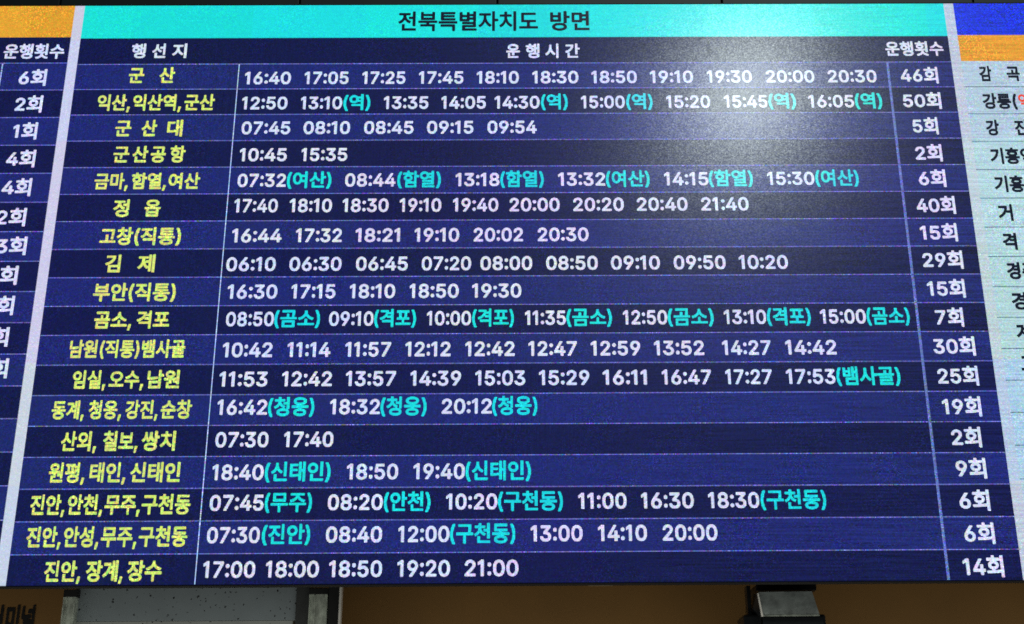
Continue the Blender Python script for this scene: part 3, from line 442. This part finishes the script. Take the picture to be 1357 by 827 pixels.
# --- centre page
tb = quad('title_bar', XB_, XE, T1, T0, YF, M['teal'], D)
yz = at(650, 29).z
for t, a, b in (('전북특별자치도', 528, 713), ('방면', 729, 781)):
    lettering('title_text', [(t, px(a, 29), px(b, 29))], yz - .002, .103, M['ink'], tb, 'medium')
hr = quad('header_row', XB_, XE, R0, T1, YF, M['head'], D)
for segs, yp in (([('행', 175.2, 193.7), ('선', 202.4, 220.2), ('지', 229.3, 248)], 69), ([('운', 671, 689), ('행', 696.5, 715), ('시', 722.5, 740), ('간', 749, 768)], 69), ([('운행횟수', 1172.7, 1249.4)], 66)):
    for t, a, b in segs:
        lettering('column_heading' if len(t) > 1 else 'heading_syllable', [(t, px(a, yp), px(b, yp))], at(segs[0][1], yp).z, .074, M['text'], hr)
ROWS = [
 ('blue', 101, [('군', 171.4, 191.7), ('산', 212, 232.4)], 104.1, "16:40 325 386|17:05 404 462.4|17:25 480.4 537.5|17:45 555.3 614.3|18:10 632 687.6|18:30 705.4 766.3|18:50 783.6 843.8|19:10 861 918.2|19:30 936.5 996|20:00 1014.7 1078.7|20:30 1096.5 1161.2", ('46회', 1192.7, 1242.5, 101)),
 ('navy', 137, [('익산,', 130, 173.4), ('익산역,', 177, 241), ('군산', 245, 285)], 137.1, "12:50 321.2 381.4|13:10 399 453.8|(역) 455.5 491|13:35 508.9 568|14:05 585 644|14:30 655.6 715|(역) 716.8 752.4|15:00 770 827.8|(역) 829.8 864.6|15:20 882.6 940.8|15:45 959.3 1016.5|(역) 1018 1054.3|16:05 1071 1131.3|(역) 1132.5 1168.6", ('50회', 1196, 1246.3, 134.5)),
 ('blue', 171, [('군', 153.6, 174.7), ('산', 188.4, 208.7), ('대', 222.2, 242.5)], 170, "07:45 320.7 385.2|08:10 402.7 464.4|08:45 482.7 548.2|09:15 566 627.5|09:54 646 711.2", ('5회', 1208.7, 1242.5, 168)),
 ('navy', 205.5, [('군', 151, 172), ('산', 176.5, 197), ('공', 200.6, 220.4), ('항', 226, 246.3)], 205.5, "10:45 318.2 380.6|15:35 399.7 460.6", ('2회', 1212.5, 1247.6, 203.8)),
 ('blue', 241, [('금마,', 126.2, 170.6), ('함열,', 175, 221), ('여산', 224, 265.4)], 239.4, "07:32 315.4 379.4|(여산) 380.6 439.5|08:44 457.6 524.6|(함열) 526.6 584.5|13:18 604 662|(함열) 663 720.6|13:32 739.7 801.9|(여산) 802.7 860.8|14:15 879.8 938.5|(함열) 939 997.4|15:30 1016.5 1078.7|(여산) 1080 1137.6", ('6회', 1216.8, 1252.6, 237.3)),
 ('navy', 276.8, [('정', 151, 172), ('읍', 192.2, 213.3)], 272.9, "17:40 311 368.7|18:10 384.4 440.3|18:30 454.3 515.2|19:10 530 585|19:40 600.3 660.5|20:00 675.2 741.7|20:20 759.5 826.5|20:40 843.8 911|21:40 928.9 991.8", ('40회', 1213.8, 1265.3, 273)),
 ('blue', 314, [('고창', 133.3, 177), ('(직통)', 179, 240.5)], 312.5, "16:44 308 373.8|17:32 392.6 453.5|18:21 471.5 530.4|19:10 549.5 608.7|20:02 627.7 693.2|20:30 712.5 779.8", ('15회', 1218.9, 1267.9, 309.2)),
 ('navy', 350, [('김', 140.4, 160.7), ('제', 183.3, 206.2)], 350.3, "06:10 300.4 366|06:30 384 453|06:45 472 540.6|07:20 559 624.4|08:00 636.6 705.4|08:50 723.7 792.2|09:10 809.5 874.3|09:50 892.5 961.4|10:20 979 1043.7", ('29회', 1222, 1275.3, 345.3)),
 ('blue', 388, [('부안', 124.4, 169.6), ('(직통)', 171.4, 233.6)], 386.6, "16:30 302.2 368|17:15 386.5 444.9|18:10 463.7 524|18:50 543 608|19:30 625.7 691", ('15회', 1228.3, 1278, 383.3)),
 ('navy', 424.5, [('곰소,', 125.7, 175.2), ('격포', 182, 225.2)], 422.9, "08:50 300.2 363.6|(곰소) 364 424.6|09:10 436.5 495.4|(격포) 496.2 551.5|10:00 566 624.4|(격포) 625.7 681|11:35 695.7 749.8|(곰소) 750.6 810.8|12:50 825.5 884|(곰소) 884.6 945.4|13:10 959.3 1015|(격포) 1016 1074|15:00 1086.8 1147|(곰소) 1148 1205", ('7회', 1238.7, 1276, 421.3)),
 ('blue', 463, [('남원(직통)뱀사골', 93.2, 246.3)], 463.5, "10:42 295.8 361.6|11:14 381.4 438.3|11:57 458 518.5|12:12 537.6 597.2|12:42 616.8 682|12:47 700.3 764.3|12:59 782.8 848.4|13:52 866.6 932.7|14:27 956.8 1021|14:42 1040.4 1108", ('30회', 1236, 1291.3, 459.7)),
 ('navy', 503.5, [('임실,', 97.3, 141), ('오수,', 145.3, 191), ('남원', 196, 238.7)], 502.3, "11:53 291.5 355.2|12:42 374.3 440.3|13:57 458.8 524.9|14:39 544 611.2|15:03 630 696|15:29 714.3 781|16:11 798.8 857|16:47 876.8 942.3|17:27 961 1022.6|17:53 1041.6 1106.6|(뱀사골) 1108 1192.7", ('25회', 1241.7, 1295.8, 499)),
 ('blue', 543.5, [('동계,', 69.8, 112.5), ('청웅,', 118.6, 161.8), ('강진,', 167, 210), ('순창', 214, 254.7)], 539.5, "16:42 288.7 354.7|(청웅) 355.7 417|18:32 437.8 503.8|(청웅) 504.5 565.5|20:12 585.6 651.8|(청웅) 652.3 712.2", ('19회', 1248, 1299.4, 539.7)),
 ('navy', 585, [('산외,', 82, 129), ('칠보,', 137.6, 183.6), ('쌍치', 188.7, 233)], 582.3, "07:30 286.2 356.5|17:40 376.8 442.3", ('2회', 1260, 1299.6, 580.3)),
 ('blue', 626.5, [('원평,', 65.5, 113.5), ('태인,', 119.9, 167.6), ('신태인', 173.4, 239.5)], 625.5, "18:40 281.9 350|(신태인) 351.4 438.5|18:50 460 528|19:40 548.2 616.3|(신태인) 617 703.6", ('9회', 1265.9, 1306, 621.6)),
 ('navy', 669, [('진안,', 41.4, 87), ('안천,', 90.7, 137), ('무주,', 139.7, 186.6), ('구천동', 188.7, 253.2)], 665.8, "07:45 278.6 350|(무주) 351.4 414|08:20 434.7 507.6|(안천) 508.9 570.6|10:20 591.4 659.2|(구천동) 660 746|11:00 766.3 830.3|16:30 849.4 919.2|18:30 938.3 1006|(구천동) 1007.6 1094.5", ('6회', 1270.4, 1310.8, 664)),
 ('blue', 711.5, [('진안,', 36.3, 82), ('안성,', 85.6, 132), ('무주,', 135, 182), ('구천동', 184.6, 248.9)], 708.5, "07:30 275 345|(진안) 347.6 411.6|08:40 432.2 506.8|12:00 528 595.7|(구천동) 596.5 683|13:00 703.4 772|14:10 792.5 857.3|20:00 878 950.4", ('6회', 1276.8, 1317, 707.6)),
 ('navy', 757, [('진안,', 59.7, 108), ('장계,', 115, 163.8), ('장수', 169.4, 215)], 754, "17:00 269.7 339|18:00 352.7 423|18:50 436.5 506.8|19:20 526.7 596.5|21:00 616 687", ('14회', 1275.3, 1329.4, 751.6)),
]
EM = .0830
for i, (bgc, yd, dest, yt, times, cnt) in enumerate(ROWS):
    row = quad('table_row', XB_, XE, rowz[i + 1], rowz[i], YF, M[bgc], D)
    for t, a, b in dest:
        lettering('destination_name' if len(t) > 1 else 'destination_syllable', [(t, px(a, yd), px(b, yd))], at(170, yd).z - .001, EM * (.93 if i in (4, 9, 10, 11, 12) else .97), M['yellow'], row)
    zt = at(500, yt).z
    for item in times.split('|'):
        t, a, b = item.split(' '); a, b = float(a), float(b)
        hang = t[0] == '('
        lettering('via_note' if hang else 'departure_time', [(t, px(a, yt), px(b, yt))], zt + (.001 if hang else 0), EM * (.95 if hang else 1.0), M['cyan' if hang else 'text'], row, 'bold')
    t, a, b, yc = cnt
    lettering('trip_count', [(t, px(a, yc), px(b, yc))], at(1250, yc).z, EM, M['text'], row, 'bold')
    box('grid_line', (XB_, YF - .0006, rowz[i] - .0018), (XE, YF - .0001, rowz[i] + .0018), M['line'], row, 0)
box('column_divider', (XD1 - .0021, YF - .0011, ZB + .001), (XD1 + .0021, YF - .0007, R0 - .002), M['vline'], D, 0)
box('column_divider', (XD2 - .0048, YF - .0011, ZB + .001), (XD2 + .0048, YF - .0007, R0 - .002), M['vline2'], D, 0)
quad('page_gap', XA, XB_, ZB, ZT, YF, M['white'], D)
quad('page_gap', XE, XF, ZB, ZT, YF, M['white2'], D)
# --- left page
LZ0 = at(60, 84.8).z; LP = (LZ0 - at(12, 690).z) / 15.0
LT = at(50, 50.5).z
quad('title_bar', XL, XA, LT, ZT, YF, M['orange'], D)
hr = quad('header_row', XL, XA, LZ0, LT, YF, M['head'], D)
lettering('column_heading', [('운행횟수', px(6, 69.5), px(86, 69.5))], at(45, 69.5).z, .076, M['text'], hr)
left = [('6회', 26, 62.5, 104.3), ('2회', 21, 57, 139.3), ('1회', 18, 50, 175), ('4회', 9.5, 47.5, 211.5), ('4회', 3.5, 42.5, 249.5), ('12회', -18, 35.5, 289), ('13회', -18, 36, 327), ('16회', -33, 24.5, 366), ('8회', -22, 19.5, 406), ('9회', -30, 12.5, 447.5), ('7회', -31, 11.5, 489)]
zs = [LZ0 - LP * k for k in range(17)]
zs[-1] = ZB if zs[-1] - ZB < .03 else zs[-1]
if zs[-1] > ZB: zs.append(ZB)
for k in range(len(zs) - 1):
    row = quad('table_row', XL, XA, zs[k + 1], zs[k], YF, M['blue' if k % 2 == 0 else 'navy'], D)
    box('grid_line', (XL, YF - .0006, zs[k] - .0018), (XA, YF - .0001, zs[k] + .0018), M['line'], row, 0)
    if k < len(left):
        t, a, b, yc = left[k]
        lettering('trip_count', [(t, px(a, yc), px(b, yc))], at(30, yc).z, .084, M['text'], row, 'bold')
XDL = at(4.3, 86).x
box('column_divider', (XDL - .0021, YF - .0011, ZB + .001), (XDL + .0021, YF - .0007, LZ0 - .002), M['vline'], D, 0)
# --- right page
RT, RZ0 = at(1300, 47.5).z, at(1300, 82).z
RP = (RZ0 - at(1356, 635).z) / 15.0
RP = (RZ0 - at(1330, 504.5).z) / 11.0 if abs(RP) > 1 else (RZ0 - at(1330, 504.5).z) / 11.55
RP = (at(1320, 152).z - at(1335, 504.5).z) / 9.0
RZ1 = at(1320, 152).z + RP
quad('title_bar', XF, XR, RT, ZT, YF, M['royal'], D)
quad('header_row', XF, XR, RZ0, RT, YF, M['orange'], D)
right = [([('감', 1297, 1313.5), ('곡', 1333, 1350.5)], 99), ([('강릉(', 1301.5, 1347)], 135.3), ([('강', 1306, 1323.5), ('진', 1344, 1361)], 170.5), ([('기흥역', 1311.5, 1369)], 208), ([('기흥역', 1317, 1375)], 245), ([('거', 1322, 1341.5), ('계', 1366, 1386)], 283), ([('격', 1328, 1347), ('포', 1370, 1390)], 321), ([('경주', 1333.5, 1373)], 360), ([('경', 1340, 1360), ('산', 1380, 1400)], 400), ([('계', 1346, 1366)], 441), ([('고창', 1352, 1392)], 483)]
zr = [RZ0, RZ1] + [RZ1 - RP * k for k in range(1, 30)]
zr = [z for z in zr if z > ZB + .02] + [ZB]
for k in range(len(zr) - 1):
    row = quad('table_row', XF, XR, zr[k + 1], zr[k], YF, M['pale'], D)
    if k: box('grid_line', (at(1277, 115).x, YF - .0006, zr[k] - .0019), (XR, YF - .0001, zr[k] + .0019), M['pline'], row, 0)
    if k < len(right):
        segs, yc = right[k]
        for t, a, b in segs:
            lettering('destination_name' if len(t) > 1 else 'destination_syllable', [(t, px(a, yc), px(b, yc))], at(1335, yc).z, .077, M['ink'], row, 'heavy')
        if k == 1: lettering('via_note', [('역)', px(1349, yc), px(1372, yc))], at(1335, yc).z, .075, M['red'], row, 'bold')

# ================================================================== BELOW THE SCREEN
# black letters on the brown wall
YW = .600
sg = empty('wall_sign', (at(0, 820, YW).x, YW, at(0, 830, YW).z), 'black Korean lettering on the brown wall in the lower left corner', 'sign')
for ch, a, b in (('터', -15, 4), ('미', 8, 25.5), ('널', 28.5, 46.5)):
    lettering('letter', [(ch, at(a, 820, YW).x, at(b, 820, YW).x)], at(30, 821, YW).z, .115, M['letter'], sg, 'heavy', -.004, YW)
# speckled board between two steel channels
YBD = .33
def P(x, y, Y): return at(x, y, Y)
a, b = P(96, 825, YBD), P(391, 825, YBD); z_low = P(240, 905, YBD).z; zj = P(240, 823, YBD).z; ztop = ZB + .06
bd = empty('speckled_panel', ((a.x + b.x) / 2, YBD, z_low), 'grey speckled board with small black pits hanging between two steel channels', 'wall panel')
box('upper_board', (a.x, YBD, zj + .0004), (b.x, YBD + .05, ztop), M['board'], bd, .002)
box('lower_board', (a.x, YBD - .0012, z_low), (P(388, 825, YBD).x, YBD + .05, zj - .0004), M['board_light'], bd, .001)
box('painted_gap_shade', (P(391, 825, YBD).x + .003, YBD - .014, z_low), (P(409, 825, YBD).x, YBD - .002, ztop), M['grey'], bd, 0)  # solid dark strip standing in for the shade of the open gap
def channel(x0, x1, yt, Y, label):
    A, B = P(x0, 810, Y), P(x1, 810, Y); zt = P(x0, yt, Y).z
    e = empty('steel_channel', ((A.x + B.x) / 2, Y, z_low), label, 'metal channel', 'steel channels beside the speckled board')
    w_ = B.x - A.x
    box('web', (A.x + .004, Y + .004, z_low), (B.x - .004, Y + .008, zt), M['steel'], e, 0)
    box('flange', (A.x, Y - .002, z_low), (A.x + .004, Y + .04, zt), M['steel'], e, .001)
    box('flange', (B.x - .004, Y - .002, z_low), (B.x, Y + .04, zt), M['steel'], e, .001)
    box('rib', (A.x + w_ * .27, Y + .001, z_low), (A.x + w_ * .33, Y + .0035, zt - .004), M['steel'], e, 0)
    box('hanger_block', (A.x - .002, Y, zt + .0005), (B.x + .003, Y + .05, ZB + .03), M['matt'], e, .002)
channel(82, 98, 791, .29, 'pitted galvanised steel channel left of the speckled board')
channel(409, 433.5, 787.5, .29, 'pitted galvanised steel channel right of the speckled board next to the black post')
A, B = P(434.5, 810, .27), P(449, 810, .27)
po = empty('black_post', ((A.x + B.x) / 2, .27, z_low), 'slim black post with a bright pale edge strip beside the steel channel', 'post')
box('post_body', (A.x, .27, z_low), (B.x, .36, ZB + .06), M['matt'], po, .002)
box('edge_strip', (B.x, .262, z_low), (B.x + .0085, .30, ZB + .06), M['edge'], po, .001)
# thin pale batten peeping out under the cabinet
A, B = P(780, 773, .10), P(813, 773, .10)
bt = box('pale_batten', (A.x, .094, at(796, 774.6, .094).z), (B.x, .13, ZB + .02), M['wood'], None, .001)
bt['label'] = 'short pale strip peeping out under the middle of the screen'; bt['category'] = 'strip'
# hanging fixture
YX = .16
fx = empty('hanging_fixture', (P(1045, 900, YX).x, YX, P(1045, 900, YX).z), 'black boxed fixture with a sloping grey metal face hanging below the screen', 'light fixture')
A, B = P(1001, 778, YX), P(1081, 783.5, YX)
box('top_cap', (A.x, YX - .02, B.z), (B.x, YX + .16, ZB + .012), M['cap'], fx, .004)
A, B = P(990, 790, YX), P(995, 790, YX)
box('side_bracket', (A.x, YX, P(1000, 830, YX).z), (B.x, YX + .05, ZB + .01), M['cap'], fx, .001)
# sloping face: leans towards the viewer at its foot, a slab with thickness
Y1, Y2 = YX - .075, YX - .035
q = [P(1005.5, 784.6, Y1), P(1076, 783.6, Y1), P(1086.5, 816, Y2), P(1011, 816.6, Y2)]
nrm = (q[1] - q[0]).cross(q[3] - q[0]).normalized()
if nrm.y < 0: nrm = -nrm
qb = [v + nrm * .02 for v in q]
mesh_obj('sloping_face', q + qb, [(0, 3, 2, 1), (4, 5, 6, 7), (0, 1, 5, 4), (1, 2, 6, 5), (2, 3, 7, 6), (3, 0, 4, 7)], M['visor'], fx)
e1 = [P(1003.6, 786, Y1 - .004), P(1005.3, 786, Y1 - .004), P(1011.6, 817, Y2 - .004), P(1009.2, 817, Y2 - .004)]
e2 = [v + Vector((0, .01, 0)) for v in e1]
mesh_obj('bright_edge', e1 + e2, [(0, 3, 2, 1), (4, 5, 6, 7), (0, 1, 5, 4), (1, 2, 6, 5), (2, 3, 7, 6), (3, 0, 4, 7)], M['edge'], fx)
g1 = [P(1011, 814.8, Y2 - .0035), P(1086, 814.2, Y2 - .0035), P(1086.5, 816.3, Y2 - .0035), P(1011, 816.9, Y2 - .0035)]
g2 = [v + Vector((0, .006, 0)) for v in g1]
mesh_obj('lower_rim', g1 + g2, [(0, 3, 2, 1), (4, 5, 6, 7), (0, 1, 5, 4), (1, 2, 6, 5), (2, 3, 7, 6), (3, 0, 4, 7)], M['steel'], fx)
s1 = [P(1003.4, 785, Y1), P(1009, 817, Y2), P(1009, 850, Y2), P(993, 850, YX + .01), P(996, 812, YX + .01), P(999, 790, YX + .015)]
s2 = [v + Vector((0, .12, 0)) for v in s1]
n_ = len(s1)
mesh_obj('side_cheek', s1 + s2, [tuple(range(n_))[::-1], tuple(range(n_, 2 * n_))] + [(i, (i + 1) % n_, n_ + (i + 1) % n_, n_ + i) for i in range(n_)], M['cap'], fx)
A, B = P(1010, 817.2, Y2), P(1091, 817.2, Y2)
box('front_lip', (A.x, Y2 - .003, P(1045, 900, Y2).z), (B.x, Y2 + .03, A.z), M['cap'], fx, .004)
A, B = P(984, 816, YX), P(1092.5, 816, YX)
box('housing', (A.x, YX - .02, P(1045, 900, YX).z), (B.x, YX + .14, A.z + .002), M['cap'], fx, .008)
